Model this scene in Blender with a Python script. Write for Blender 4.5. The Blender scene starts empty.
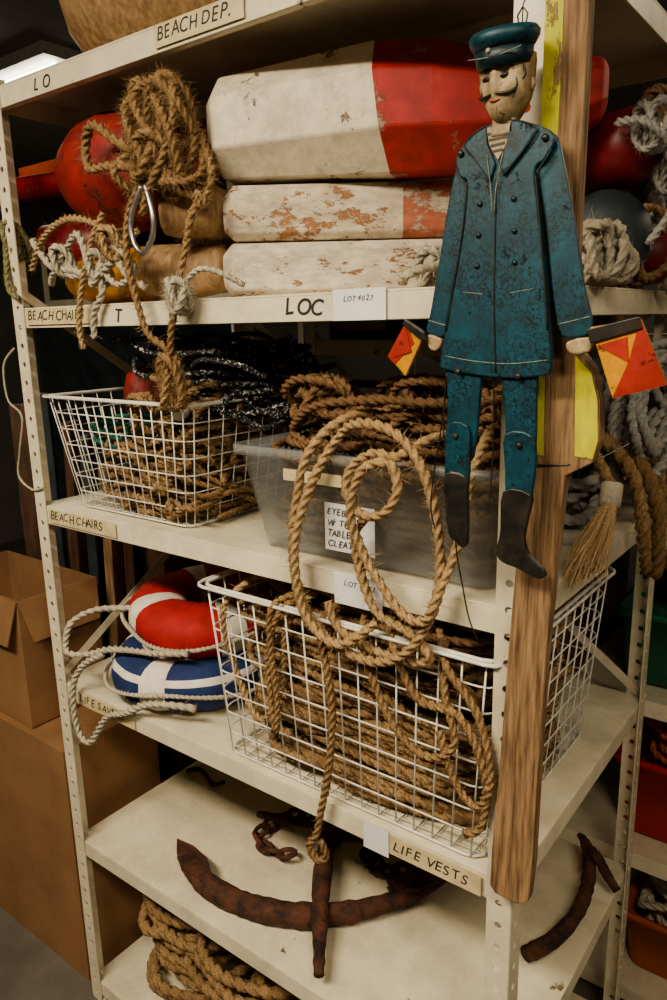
import bpy, bmesh, math, random
import numpy as np
from mathutils import Matrix, Vector
R=random.Random(7)
D=bpy.data
COL=bpy.context.scene.collection
try:
    bpy.context.scene.view_settings.look='AgX - Medium High Contrast'
except Exception as e: print(e)
# ---------------------------------------------------------------- camera
ex=Vector((0.7976,-0.1227,0.5906)); ey=Vector((0.6027,0.1969,-0.7732)); ez=ex.cross(ey)
cam=D.cameras.new("camera"); cam.lens=26.86; cam.sensor_width=36; cam.clip_start=0.02
co=D.objects.new("camera",cam); COL.objects.link(co)
m=Matrix((ex,ey,ez)).to_4x4(); m.translation=Vector((0.405,-0.9835,1.902)); co.matrix_world=m
bpy.context.scene.camera=co
# ---------------------------------------------------------------- materials
def newmat(name):
    m=D.materials.new(name); m.use_nodes=True; nt=m.node_tree; nt.nodes.clear()
    o=nt.nodes.new("ShaderNodeOutputMaterial"); b=nt.nodes.new("ShaderNodeBsdfPrincipled")
    nt.links.new(b.outputs[0],o.inputs[0]); return m,nt,b
def coords(nt,scale=(1,1,1)):
    tc=nt.nodes.new("ShaderNodeTexCoord"); mp=nt.nodes.new("ShaderNodeMapping"); mp.inputs["Scale"].default_value=scale
    nt.links.new(tc.outputs["Object"],mp.inputs[0]); return mp.outputs[0]
def noise(nt,co,scale,detail=6,rough=.6):
    n=nt.nodes.new("ShaderNodeTexNoise"); n.inputs["Scale"].default_value=scale; n.inputs["Detail"].default_value=detail
    n.inputs["Roughness"].default_value=rough; nt.links.new(co,n.inputs["Vector"]); return n.outputs["Fac"]
def ramp(nt,fac,stops,interp='LINEAR'):
    r=nt.nodes.new("ShaderNodeValToRGB"); r.color_ramp.interpolation=interp
    e=r.color_ramp.elements
    while len(e)<len(stops): e.new(0.5)
    for i,(p,c) in enumerate(stops):
        e[i].position=p; e[i].color=(*c,1) if len(c)==3 else c
    nt.links.new(fac,r.inputs[0]); return r.outputs[0]
def mixc(nt,fac,a,b,mode='MIX'):
    n=nt.nodes.new("ShaderNodeMix"); n.data_type='RGBA'; n.blend_type=mode
    for sock,v in ((n.inputs[0],fac),(n.inputs[6],a),(n.inputs[7],b)):
        if isinstance(v,(tuple,list)): sock.default_value=(*v,1)
        elif isinstance(v,(int,float)): sock.default_value=v
        else: nt.links.new(v,sock)
    return n.outputs[2]
def bump(nt,b,h,strength=.4,dist=.002):
    n=nt.nodes.new("ShaderNodeBump"); n.inputs["Strength"].default_value=strength; n.inputs["Distance"].default_value=dist
    nt.links.new(h,n.inputs["Height"]); nt.links.new(n.outputs[0],b.inputs["Normal"])
W=(1,1,1);K=(0,0,0)
def simple(name,c1,c2=None,scale=20,rough=.6,bs=.2,bd=.001,metal=0,stretch=(1,1,1)):
    m,nt,b=newmat(name); c2=c2 or tuple(x*.7 for x in c1)
    co=coords(nt,stretch); n=noise(nt,co,scale)
    nt.links.new(ramp(nt,n,[(.36,c2),(.64,c1)]),b.inputs["Base Color"])
    b.inputs["Roughness"].default_value=rough; b.inputs["Metallic"].default_value=metal
    bump(nt,b,noise(nt,co,scale*4),bs,bd); return m
def rope_mat(name,c1,c2,c3,fs=260,lo=.36,hi=.66):
    m,nt,b=newmat(name); co=coords(nt)
    f=noise(nt,co,fs,4,.75); big=noise(nt,co,11,4); 
    col=ramp(nt,f,[(lo,c2),(hi,c1)]); col=mixc(nt,ramp(nt,big,[(.42,K),(.60,W)]),col,mixc(nt,.65,col,c3))
    nt.links.new(col,b.inputs["Base Color"]); b.inputs["Roughness"].default_value=.9
    bump(nt,b,noise(nt,co,500,3,.8),.8,.002); return m
def paint(name,c,under=(.35,.22,.11),amount=.4,scale=9,rough=.5,c2=None,stretch=(1,1,1),crack=.0,dirt=.35,crk=.05,fb=.25):
    """chipped weathered paint over wood"""
    m,nt,b=newmat(name); co=coords(nt,stretch)
    n=noise(nt,co,scale,12,.72); fine=noise(nt,co,scale*12,6,.75)
    a=nt.nodes.new("ShaderNodeMath"); a.operation='MULTIPLY_ADD'; a.inputs[1].default_value=.25; nt.links.new(fine,a.inputs[0]); nt.links.new(n,a.inputs[2])
    mask=ramp(nt,a.outputs[0],[(amount+.12,W),(amount+.145,K)])
    base=mixc(nt,ramp(nt,noise(nt,co,scale*1.7,5),[(.38,K),(.62,W)]),c,c2 or tuple(x*.72 for x in c))
    gr=ramp(nt,noise(nt,co,scale*.9,10,.8),[(.44,K),(.62,(dirt,)*3)])
    base=mixc(nt,gr,base,tuple(x*.3 for x in c))
    wood=mixc(nt,ramp(nt,fine,[(.35,K),(.65,W)]),tuple(x*.35 for x in under),under)
    col=mixc(nt,mask,base,wood)
    if crack:
        v=nt.nodes.new("ShaderNodeTexVoronoi"); v.feature='DISTANCE_TO_EDGE'; v.inputs["Scale"].default_value=crack
        wn=nt.nodes.new("ShaderNodeTexNoise"); wn.inputs["Scale"].default_value=crack*.8; nt.links.new(co,wn.inputs["Vector"])
        vv=mixc(nt,.02,co,wn.outputs["Color"]); nt.links.new(vv,v.inputs["Vector"])
        cr=ramp(nt,v.outputs["Distance"],[(.015,W),(crk,K)])
        patch=ramp(nt,noise(nt,co,14,3),[(.40,(.18,)*3),(.54,W)])
        cr2=mixc(nt,1.0,cr,patch,'MULTIPLY')
        col=mixc(nt,cr2,col,tuple(x*.10 for x in c))
    nt.links.new(col,b.inputs["Base Color"]); b.inputs["Roughness"].default_value=rough
    hh=mixc(nt,fb,mixc(nt,1.0,(1,1,1),mask,'SUBTRACT'),fine)
    bump(nt,b,hh,.6,.0016); return m
M={}
M['shelf']=paint("cream_enamel",(.78,.71,.55),(.30,.24,.16),.33,7,.38,(.70,.63,.48),dirt=.28,fb=.03)
M['manila']=rope_mat("manila",(.54,.36,.18),(.13,.072,.030),(.22,.13,.06))
M['manila_l']=rope_mat("manila_light",(.64,.46,.25),(.21,.13,.06),(.36,.23,.115))
M['manila_d']=rope_mat("manila_dark",(.38,.22,.105),(.085,.043,.02),(.15,.085,.04))
M['whiterope']=rope_mat("white_rope",(.70,.65,.53),(.32,.28,.21),(.44,.39,.30))
M['greyrope']=rope_mat("grey_rope",(.55,.54,.50),(.22,.22,.21),(.36,.33,.28))
M['blackrope']=rope_mat("black_white_cord",(.75,.75,.72),(.010,.011,.016),(.01,.01,.012),150,.55,.58)
M['greenrope']=rope_mat("green_rope",(.03,.22,.14),(.01,.09,.06),(.02,.12,.09))
M['wire']=simple("white_wire",(.78,.76,.70),(.6,.58,.52),30,.35)
M['white']=paint("white_paint",(.78,.70,.57),(.30,.20,.12),.385,12,.6,(.68,.60,.47),dirt=.45)
M['whiteworn']=paint("worn_white_paint",(.72,.64,.52),(.52,.25,.12),.450,13,.7,(.58,.48,.36),stretch=(1,1,2.2),dirt=.5)
M['whiteworn2']=paint("worn_white_paint_flaky",(.74,.67,.55),(.44,.22,.12),.400,15,.7,(.62,.54,.43),stretch=(1,1,2.5),dirt=.5)
M['red']=paint("red_paint",(.46,.035,.03),(.55,.36,.27),.405,13,.6,(.33,.024,.024),dirt=.5)
M['redball']=paint("faded_red_paint",(.34,.028,.024),(.12,.03,.02),.42,13,.6,(.22,.018,.016),dirt=.6)
M['redd']=paint("dark_red_paint",(.20,.012,.018),(.25,.07,.05),.37,12,.42)
M['orange']=paint("orange_paint",(.48,.08,.02),(.3,.12,.06),.38,8,.5)
M['yellow']=paint("yellow_paint",(.62,.28,.025),(.4,.25,.12),.42,12,.5)
M['wood']=simple("weathered_wood",(.41,.255,.14),(.12,.068,.032),18,.75,.9,.003,0,(7,7,.45))
M['woodl']=simple("pale_wood",(.46,.30,.16),(.24,.14,.07),14,.6,.5,.002,0,(5,5,1))
M['dark']=simple("dark_blue_grey_paint",(.035,.05,.06),(.015,.02,.028),12,.5)
M['darkwood']=simple("dark_wood",(.12,.06,.032),(.05,.025,.014),12,.6,.3,.001,0,(4,4,.6))
M['black']=simple("black_paint",(.010,.010,.011),(.035,.028,.022),40,.4)
M['card']=simple("cardboard",(.30,.165,.08),(.23,.125,.06),6,.85,.1)
M['cardd']=simple("cardboard_dark",(.15,.082,.040),(.11,.06,.03),6,.85,.1)
M['concrete']=simple("concrete_floor",(.16,.14,.12),(.11,.095,.08),5,.7)
M['wall']=simple("wall_plaster",(.20,.19,.17),(.16,.15,.135),4,.9)
M['ceil']=simple("ceiling_tile",(.30,.29,.27),(.26,.25,.23),8,.9)
M['tape']=simple("masking_tape",(.66,.57,.36),(.52,.43,.26),25,.6)
M['paper']=simple("paper",(.75,.75,.74),(.68,.68,.67),8,.7)
M['ink']=simple("ink",(.02,.02,.025),(.03,.03,.03),20,.6)
M['teal']=paint("teal_crackle_paint",(.005,.076,.118),(.014,.020,.020),.375,24,.45,(.003,.045,.068),crack=120,dirt=.6,crk=.11)
M['teald']=paint("dark_teal_paint",(.005,.030,.044),(.012,.012,.012),.38,20,.42)
M['face']=paint("antique_cream_paint",(.48,.37,.22),(.11,.065,.03),.385,30,.45,(.31,.215,.11),dirt=.6)
M['stitch']=simple("stitch_paint",(.38,.36,.26),(.10,.14,.14),120,.5)
M['flagred']=paint("flag_red",(.42,.035,.02),(.1,.03,.02),.38,24,.45)
M['flagyel']=paint("flag_yellow",(.65,.30,.025),(.2,.1,.02),.38,24,.45)
M['rust']=simple("rusted_iron",(.13,.050,.027),(.025,.013,.010),26,.8,1,.005)
M['steel']=simple("galvanised_steel",(.5,.5,.5),(.35,.35,.36),20,.35,.1,.001,.9)
M['redfab']=simple("red_canvas",(.42,.022,.022),(.30,.018,.018),30,.8,.3)
M['whitefab']=simple("white_canvas",(.75,.71,.63),(.60,.56,.49),30,.8,.3)
M['bluefab']=simple("navy_canvas",(.018,.04,.14),(.013,.028,.10),30,.8,.3)
M['redpl']=simple("red_plastic",(.45,.02,.02),(.38,.02,.02),8,.3,.02)
M['orpl']=simple("orange_plastic",(.45,.11,.03),(.38,.09,.03),8,.3,.02)
M['greenpl']=simple("green_plastic",(.02,.14,.09),(.02,.10,.06),8,.35,.02)
M['bluepl']=simple("blue_plastic",(.03,.07,.12),(.025,.06,.1),8,.4,.02)
def plast():
    m,nt,b=newmat("translucent_plastic"); co=coords(nt)
    nt.links.new(ramp(nt,noise(nt,co,6),[(.3,(.42,.44,.44)),(.7,(.50,.52,.52))]),b.inputs["Base Color"])
    b.inputs["Roughness"].default_value=.3; b.inputs["Alpha"].default_value=.30; return m
M['plastic']=plast()
def emis(name,c,s):
    m=D.materials.new(name); m.use_nodes=True; nt=m.node_tree; nt.nodes.clear()
    o=nt.nodes.new("ShaderNodeOutputMaterial"); e=nt.nodes.new("ShaderNodeEmission"); e.inputs[0].default_value=(*c,1); e.inputs[1].default_value=s
    nt.links.new(e.outputs[0],o.inputs[0]); return m
M['tube']=emis("fluorescent_tube",(1,.96,.80),9)
# ---------------------------------------------------------------- helpers
def obj(name,verts,faces,mats,parent=None,smooth=False,fm=None):
    me=D.meshes.new(name); me.from_pydata([tuple(v) for v in verts],[],faces)
    if not isinstance(mats,(list,tuple)): mats=[mats]
    for k in mats: me.materials.append(M[k] if isinstance(k,str) else k)
    if fm is not None: me.polygons.foreach_set("material_index",fm)
    if smooth: me.polygons.foreach_set("use_smooth",[True]*len(me.polygons))
    me.update(); o=D.objects.new(name,me); COL.objects.link(o)
    if parent: o.parent=parent
    return o
def group(name,loc=(0,0,0)):
    e=D.objects.new(name,None); e.empty_display_size=.05; COL.objects.link(e); e.location=loc; return e
def bevel(o,w=.003,s=2):
    b=o.modifiers.new("b","BEVEL"); b.width=w; b.segments=s; b.limit_method='ANGLE'; return o
class Mesh:
    def __init__(s): s.v=[]; s.f=[]; s.m=[]
    def box(s,a,b,mi=0):
        n=len(s.v); x0,y0,z0=a; x1,y1,z1=b
        s.v+=[(x0,y0,z0),(x1,y0,z0),(x1,y1,z0),(x0,y1,z0),(x0,y0,z1),(x1,y0,z1),(x1,y1,z1),(x0,y1,z1)]
        s.f+=[(n,n+3,n+2,n+1),(n+4,n+5,n+6,n+7),(n,n+1,n+5,n+4),(n+1,n+2,n+6,n+5),(n+2,n+3,n+7,n+6),(n+3,n,n+4,n+7)]
        s.m+=[mi]*6
    def tube(s,pts,r,seg=6,mi=0,closed=False,cap=True):
        pts=[Vector(p) for p in pts]; N=len(pts); rr=r if isinstance(r,(list,tuple)) else [r]*N
        n0=len(s.v); up=None
        for i,p in enumerate(pts):
            if closed: t=(pts[(i+1)%N]-pts[i-1])
            else: t=pts[min(i+1,N-1)]-pts[max(i-1,0)]
            t.normalize()
            if up is None:
                up=t.orthogonal().normalized()
            up=(up-t*up.dot(t)); 
            if up.length<1e-5: up=t.orthogonal()
            up.normalize(); bi=t.cross(up)
            for k in range(seg):
                a=2*math.pi*k/seg; s.v.append(tuple(p+(up*math.cos(a)+bi*math.sin(a))*rr[i]))
        L=N if closed else N-1
        for i in range(L):
            j=(i+1)%N
            for k in range(seg):
                k2=(k+1)%seg
                s.f.append((n0+i*seg+k,n0+i*seg+k2,n0+j*seg+k2,n0+j*seg+k)); s.m.append(mi)
        if cap and not closed:
            s.f.append(tuple(n0+k for k in reversed(range(seg)))); s.m.append(mi)
            s.f.append(tuple(n0+(N-1)*seg+k for k in range(seg))); s.m.append(mi)
    def make(s,name,mats,parent=None,smooth=False): return obj(name,s.v,s.f,mats,parent,smooth,s.m)
def catmull(P,closed=False,n=12):
    P=[np.array(p,float) for p in P]; N=len(P); out=[]
    segs=N if closed else N-1
    for i in range(segs):
        if closed: p0,p1,p2,p3=P[i-1],P[i],P[(i+1)%N],P[(i+2)%N]
        else: p0,p1,p2,p3=P[max(i-1,0)],P[i],P[i+1],P[min(i+2,N-1)]
        for k in range(n):
            t=k/n; out.append(.5*((2*p1)+(-p0+p2)*t+(2*p0-5*p1+4*p2-p3)*t*t+(-p0+3*p1-3*p2+p3)*t**3))
    if not closed: out.append(P[-1])
    else: out.append(out[0].copy())
    return np.array(out)
class Rope:
    """three-strand laid rope; several runs collected in one mesh"""
    def __init__(s,seed=0): s.V=[]; s.F=[]; s.n=0; s.rng=np.random.RandomState(seed); s.len=0
    def add(s,P,r=.008,closed=False,fuzz=120,pf=6.2,smooth=True,spp=8):
        C=catmull(P,closed) if smooth else np.array(P,float)
        d=np.linalg.norm(np.diff(C,axis=0),axis=1); keep=np.concatenate([[True],d>1e-6]); C=C[keep]
        cs=np.concatenate([[0],np.cumsum(np.linalg.norm(np.diff(C,axis=0),axis=1))]); L=cs[-1]; s.len+=L
        pitch=pf*r; N=max(4,int(L/pitch*spp)); q=np.linspace(0,L,N)
        Q=np.stack([np.interp(q,cs,C[:,k]) for k in range(3)],1)
        T=np.gradient(Q,axis=0); T/=np.linalg.norm(T,axis=1)[:,None]+1e-9
        U=np.zeros_like(Q); u=np.cross(T[0],[.3,.5,.8]); u/=np.linalg.norm(u)
        for i in range(N):
            u=u-T[i]*u.dot(T[i]); u/=np.linalg.norm(u)+1e-9; U[i]=u
        B=np.cross(T,U)
        th=np.arange(12)*math.pi/6; prof=np.array([.50,.86,1,.86]*3)*r
        wob=1+.07*np.sin(q*37+s.len)+.035*s.rng.randn(N)
        ang=th[None,:]+(q/pitch*2*math.pi)[:,None]
        V=Q[:,None,:]+(prof[None,:]*wob[:,None])[:,:,None]*(np.cos(ang)[:,:,None]*U[:,None,:]+np.sin(ang)[:,:,None]*B[:,None,:])
        V=V.reshape(-1,3); s.V.append(V)
        i=np.arange(N-1)[:,None]*12; k=np.arange(12)[None,:]; k2=(k+1)%12
        F=np.stack([i+k,i+k2,i+12+k2,i+12+k],2).reshape(-1,4)+s.n
        s.F+=F.tolist(); s.F.append(list(range(s.n+11,s.n-1,-1))); s.F.append([s.n+(N-1)*12+j for j in range(12)])
        s.n+=len(V)
        nf=int(L*fuzz*2.2)
        if nf:
            idx=s.rng.randint(0,N,nf); a=s.rng.rand(nf)*6.283
            dr=np.cos(a)[:,None]*U[idx]+np.sin(a)[:,None]*B[idx]
            base=Q[idx]+dr*r*.7; ln=(.7+s.rng.rand(nf)**2*2.2)*min(r,.009)
            tip=base+dr*ln[:,None]+T[idx]*(s.rng.randn(nf)*.012)[:,None]*.9
            w=.0005
            VV=np.stack([base-T[idx]*w,base+T[idx]*w,tip],1).reshape(-1,3); s.V.append(VV)
            s.F+=(np.arange(nf)[:,None]*3+np.array([[0,1,2]])+s.n).tolist(); s.n+=len(VV)
        return s
    def make(s,name,mat,parent=None):
        V=np.concatenate(s.V); return obj(name,V,s.F,mat,parent,True)
def coil_pile(rp,box,n,r,seed,fuzz=60,jit=.18,minr=.55,pts=12,wig=.02):
    x0,x1,y0,y1,z0,z1=box; rg=random.Random(seed); P=[]
    cx,cy=(x0+x1)/2,(y0+y1)/2; hx,hy=(x1-x0)/2,(y1-y0)/2
    for i in range(n):
        f=(i+.5)/n; rx=hx*rg.uniform(minr,1.12); ry=hy*rg.uniform(minr,1.12)
        ox=rg.uniform(-1,1)*hx*jit; oy=rg.uniform(-1,1)*hy*jit; tx=rg.uniform(-.18,.18); ty=rg.uniform(-.12,.12)
        for k in range(pts):
            a=2*math.pi*k/pts
            c,s_=math.cos(a),math.sin(a); e=.75
            px=cx+ox+rx*math.copysign(abs(c)**e,c)+rg.uniform(-wig,wig); py=cy+oy+ry*math.copysign(abs(s_)**e,s_)+rg.uniform(-wig,wig)
            pz=z0+(z1-z0)*f+tx*(px-cx)+ty*(py-cy)+rg.uniform(-.75,.75)*wig
            P.append((min(max(px,x0+rg.uniform(0,.012)),x1-rg.uniform(0,.012)),min(max(py,y0+rg.uniform(0,.012)),y1-rg.uniform(0,.012)),min(max(pz,z0),z1+.02)))
    rp.add(P,r,fuzz=fuzz)
def hank(rp,c,hx,hz,n,r,seed,ax=(1,0,0),bx=(0,0,1),th=.03,fuzz=60):
    rg=random.Random(seed); ax=Vector(ax).normalized(); bx=Vector(bx).normalized(); nn=ax.cross(bx); c=Vector(c); P=[]
    for i in range(n):
        a0=hx*rg.uniform(.6,1.1); b0=hz*rg.uniform(.75,1.1); o=c+ax*rg.uniform(-.2,.2)*hx+bx*rg.uniform(-.15,.15)*hz+nn*rg.uniform(-th,th)
        for k in range(9):
            a=2*math.pi*k/9+.3; P.append(tuple(o+ax*math.cos(a)*a0*rg.uniform(.85,1.1)+bx*math.sin(a)*b0*rg.uniform(.9,1.05)+nn*rg.uniform(-.01,.01)))
    rp.add(P,r,fuzz=fuzz)
def knot(rp,c,sz,r,turns=5,seed=1,fuzz=120,ax=(1,1,1)):
    P=[]
    for i in range(turns*7):
        a=i*2*math.pi/7; b=i*.61+seed
        P.append((c[0]+sz*ax[0]*math.cos(a)*(.6+.4*math.cos(b)),c[1]+sz*ax[1]*math.sin(a)*math.cos(b*.7)*.8,c[2]+sz*ax[2]*math.sin(a+b*.5)))
    rp.add(P,r,fuzz=fuzz)
def text(body,size,loc,parent,rot=(90,0,0),mat='ink',name="lettering",off=.0004,al='LEFT',shear=.2):
    """marker lettering: each character slightly shifted and turned like handwriting"""
    rg=random.Random(len(body)+int(size*1e4)); x=0
    for ch in body:
        adv=size*(.36 if ch in "IJ1" else (.78 if ch in "OCD" else .62)) if ch!=' ' else size*.32
        if ch!=' ':
            cu=D.curves.new(name,"FONT"); cu.body=ch; cu.size=size*rg.uniform(.92,1.08); cu.offset=off-.0003; cu.extrude=.0002; cu.shear=shear
            cu.materials.append(M[mat]); o=D.objects.new(name,cu); COL.objects.link(o)
            o.location=(loc[0]+x,loc[1],loc[2]+rg.uniform(-.05,.05)*size); o.rotation_euler=[math.radians(rot[0]),math.radians(rg.uniform(-6,6)),0]; o.parent=parent
        x+=adv
def fixn(o):
    bm=bmesh.new(); bm.from_mesh(o.data); bmesh.ops.recalc_face_normals(bm,faces=bm.faces); bm.to_mesh(o.data); bm.free(); return o
def loft(secs,name,mats,parent=None,smooth=False,mi=None):
    n=len(secs[0]); V=[p for s in secs for p in s]; F=[]; fm=[]
    for i in range(len(secs)-1):
        for k in range(n):
            k2=(k+1)%n; F.append((i*n+k,i*n+k2,(i+1)*n+k2,(i+1)*n+k)); fm.append(mi[i] if mi else 0)
    F.append(tuple(reversed(range(n)))); fm.append(mi[0] if mi else 0)
    F.append(tuple((len(secs)-1)*n+k for k in range(n))); fm.append(mi[-1] if mi else 0)
    return fixn(obj(name,V,F,mats,parent,smooth,fm))
def plate(outline,y0,y1,name,mat,parent,bw=.0015,fn=None):
    n=len(outline); V=[(x,y0,z) for x,z in outline]+[(x,y1,z) for x,z in outline]
    F=[tuple(range(n)),tuple(reversed(range(n,2*n)))]+[(k,(k+1)%n+0,(k+1)%n+n,k+n) for k in range(n)]
    o=fixn(obj(name,V,F,mat,parent))
    if bw: bevel(o,bw,2)
    return o
# ---------------------------------------------------------------- room shell
def slab(name,a,b,mat):
    q=Mesh(); q.box(a,b); return q.make(name,mat)
slab("floor",(-6,-3.6,-.1),(3,4.6,0),'concrete')
slab("ceiling",(-6,-3.6,3.1),(3,4.6,3.2),'ceil')
slab("wall_back",(-6,4.5,0),(3,4.6,3.1),'wall')
slab("wall_left",(-6.1,-3.6,0),(-6,4.6,3.1),'wall')
slab("wall_right",(3,-3.6,0),(3.1,4.6,3.1),'wall')
slab("wall_front",(-6,-3.7,0),(3,-3.6,3.1),'wall')
def fixture(name,x,y,along='X',L=1.2,power=30,tint=(1,.86,.64)):
    g=group(name,(x,y,3.1)); q=Mesh()
    a,b=(L/2,.14) if along=='X' else (.14,L/2)
    q.box((-a,-b,-.05),(a,b,0)); q.make("housing",'wire',g)
    t=Mesh()
    for s_ in (-.06,.06):
        p=[(-a+.04,s_,-.075),(a-.04,s_,-.075)] if along=='X' else [(s_,-b+.04,-.075),(s_,b-.04,-.075)]
        t.tube(p,.016,8)
    t.make("tube",'tube',g,True)
    l=D.lights.new("tube_light","AREA"); l.shape='RECTANGLE'; l.size=2*a; l.size_y=2*b; l.energy=power; l.color=tint
    lo=D.objects.new("tube_light",l); COL.objects.link(lo); lo.parent=g; lo.location=(0,0,-.1)
fixture("ceiling_light",-.70,-1.6,'X',1.4,86)
fixture("ceiling_light",1.3,-1.4,'X',1.2,42)
fixture("ceiling_light",-3.2,1.25,'X',1.0,7)
fixture("ceiling_light",1.2,1.7,'X',1.2,24)
w=D.worlds.new("World"); bpy.context.scene.world=w; w.use_nodes=True
w.node_tree.nodes["Background"].inputs[0].default_value=(1,.86,.68,1); w.node_tree.nodes["Background"].inputs[1].default_value=.04
# ---------------------------------------------------------------- shelving
def flange(q,o,wd,width,z0,z1,cell=.042,r=.0065):
    o=Vector(o); wd=Vector(wd)
    n=int((z1-z0)/cell); ch=(z1-z0)/n
    for i in range(n):
        zc=z0+ch*(i+.5); b=len(q.v)
        for k in range(8):
            a=math.pi/4*k; c,s_=math.cos(a),math.sin(a); m_=max(abs(c),abs(s_))
            p=o+wd*(width/2+c/m_*width/2); q.v.append((p.x,p.y,zc+s_/m_*ch/2))
        for k in range(8):
            a=math.pi/4*k; p=o+wd*(width*.5+math.cos(a)*r); q.v.append((p.x,p.y,zc+math.sin(a)*r))
        for k in range(8):
            k2=(k+1)%8; q.f.append((b+k,b+k2,b+8+k2,b+8+k)); q.m.append(0)
def shelving(name,x0,x1,y0,y1,levels,top,lip=.045,braces=True,cell=.042,mat='shelf'):
    g=group(name,(0,0,0))
    for (x,y,sx,sy,nm) in ((x0,y0,1,1,"post_1"),(x1,y0,-1,1,"post_2"),(x0,y1,1,-1,"post_3"),(x1,y1,-1,-1,"post_4")):
        q=Mesh(); flange(q,(x,y,0),(sx,0,0),.042,.01,top,cell); flange(q,(x,y,0),(0,sy,0),.042,.01,top,cell)
        o=q.make(nm,mat,g); s_=o.modifiers.new("s","SOLIDIFY"); s_.thickness=.0025; s_.offset=0
        f=Mesh(); f.box((min(x,x+sx*.045),min(y,y+sy*.045),0),(max(x,x+sx*.045),max(y,y+sy*.045),.008)); f.make("foot",mat,g)
    e=.003
    for i,z in enumerate(levels):
        q=Mesh(); a0,a1,b0,b1=x0+e,x1-e,y0+e,y1-e
        q.box((a0,b0,z-.004),(a1,b1,z))
        for A,B in (((a0,b0,z-lip),(a1,b0+.003,z-.0041)),((a0,b1-.003,z-lip),(a1,b1,z-.0041)),((a0,b0+.0031,z-lip),(a0+.003,b1-.0031,z-.0041)),((a1-.003,b0+.0031,z-lip),(a1,b1-.0031,z-.0041)),
                    ((a0+.004,b0+.0031,z-lip),(a1-.004,b0+.018,z-lip+.002)),((a0+.2,(b0+b1)/2-.03,z-.02),(a1-.2,(b0+b1)/2+.03,z-.0041))): q.box(A,B)
        bevel(q.make("shelf_%d"%(i+1),mat,g),.0015,2)
    if braces:
        q=Mesh()
        def strip(p,r_,w_=.011):
            p=Vector(p); r_=Vector(r_); d=(r_-p).normalized(); n=Vector((1,0,0)) if abs(d.x)<.01 else Vector((0,1,0)); u=d.cross(n).normalized()*w_
            b=len(q.v)
            for off in (n*.0,n*.002):
                for v in (p-u,p+u,r_+u,r_-u): q.v.append(tuple(v+off))
            q.f+=[(b,b+1,b+2,b+3),(b+7,b+6,b+5,b+4)]+[(b+k,(b+(k+1)%4),b+4+(k+1)%4,b+4+k) for k in range(4)]; q.m+=[0]*6
        strip((x0+.005,y0,levels[1]+.05),(x0+.005,y1,levels[2]+.0)); strip((x0+.005,y0,levels[3]),(x0+.005,y1,levels[2]))
        strip((x0,y1-.006,levels[1]),(x1,y1-.006,levels[3])); strip((x0,y1-.009,levels[3]),(x1,y1-.009,levels[1]))
        q.make("cross_braces",mat,g)
    return g
LV=[2.415,1.95,1.482,1.010,.537,.07]
SH=shelving("metal_shelving_unit",-1.268,0,-.003,.762,LV,2.44)
def tape(x0,x1,zt,zb,label,size,tilt=0,mat='tape',dx=.006,y=-.0045,ink=.0003):
    q=Mesh(); q.box((x0,y,zb),(x1,y+.0006,zt)); o=q.make("label_tape",mat,SH)
    if label: text(label,size,(x0+dx,y-.0004,zb+(zt-zb)*.28+tilt),SH,off=ink)
tape(-.715,-.50,2.412,2.376,"BEACH DEP.",.031,0)
text("L O",.034,(-1.10,-.001,2.380),SH,off=.0004)
tape(-1.215,-.955,1.946,1.912,"BEACH CHAIRS",.030)
text("LOC",.038,(-.440,-.001,1.917),SH,off=.0007)
text("T",.036,(-.90,-.001,1.915),SH,off=.0005)
tape(-.335,-.235,1.953,1.905,"LOT 4027",.012,.016,'paper',.02,ink=0.0003)
tape(-1.215,-.955,1.478,1.444,"BEACH CHAIRS",.029)
tape(-.345,-.245,1.482,1.425,"LOT 4041",.014,.02,'paper',.02,ink=0.0003)
tape(-1.175,-.95,1.006,.970,"LIFE SAVERS",.029)
tape(-.232,-.052,1.007,.968,"LIFE VESTS",.027,0,'tape',.006,-.0065)
tape(-.290,-.235,1.010,.955,"",.016,.02,'paper')
S2=shelving("metal_shelving_unit",-1.1,.42,.86,1.45,[2.3,1.85,1.4,.95,.5,.07],2.35,cell=.08)
S3=shelving("metal_shelving_unit",-4.6,-2.7,2.2,2.8,[2.1,1.6,1.1,.6,.1],2.4,cell=.1,braces=False)
# ---------------------------------------------------------------- boxes, bins
def cbox(name,x0,x1,y0,y1,z0,z1,mat='card',open_=False,rot=0,flap=.0):
    g=group(name,((x0+x1)/2,(y0+y1)/2,z0)); hx,hy,h=(x1-x0)/2,(y1-y0)/2,z1-z0; g.rotation_euler=(0,0,rot)
    q=Mesh(); t=.005
    q.box((-hx,-hy,0),(hx,hy,t)); q.box((-hx,-hy,t),(hx,-hy+t,h)); q.box((-hx,hy-t,t),(hx,hy,h)); q.box((-hx,-hy+t,t),(-hx+t,hy-t,h)); q.box((hx-t,-hy+t,t),(hx,hy-t,h))
    if not open_:
        q.box((-hx,-hy,h),(hx,-.002,h+t)); q.box((-hx,.002,h),(hx,hy,h+t))
    q.make("carton_walls",mat,g)
    if not open_:
        p=Mesh(); p.box((-hx-.001,-.03,h+t),(hx+.001,.03,h+t+.001)); p.box((-hx-.0015,-.03,h-.06),(-hx,.03,h+t)); p.box((hx,-.03,h-.06),(hx+.0015,.03,h+t)); p.make("packing_tape",'card' if mat in('cardd','card') else 'tape',g)
    else:
        p=Mesh()
        p.v+=[(-hx,-hy,h),(hx,-hy,h),(hx-.02,-hy-.03,h-.13),(-hx+.02,-hy-.03,h-.13)]; p.f.append((0,1,2,3)); p.m.append(0)
        p.v+=[(hx,-hy,h),(hx,hy,h),(hx+.03,hy-.02,h-.12),(hx+.03,-hy+.02,h-.12)]; p.f.append((4,5,6,7)); p.m.append(0)
        o=p.make("flaps",mat,g); s_=o.modifiers.new("s","SOLIDIFY"); s_.thickness=.004
    return g
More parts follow.
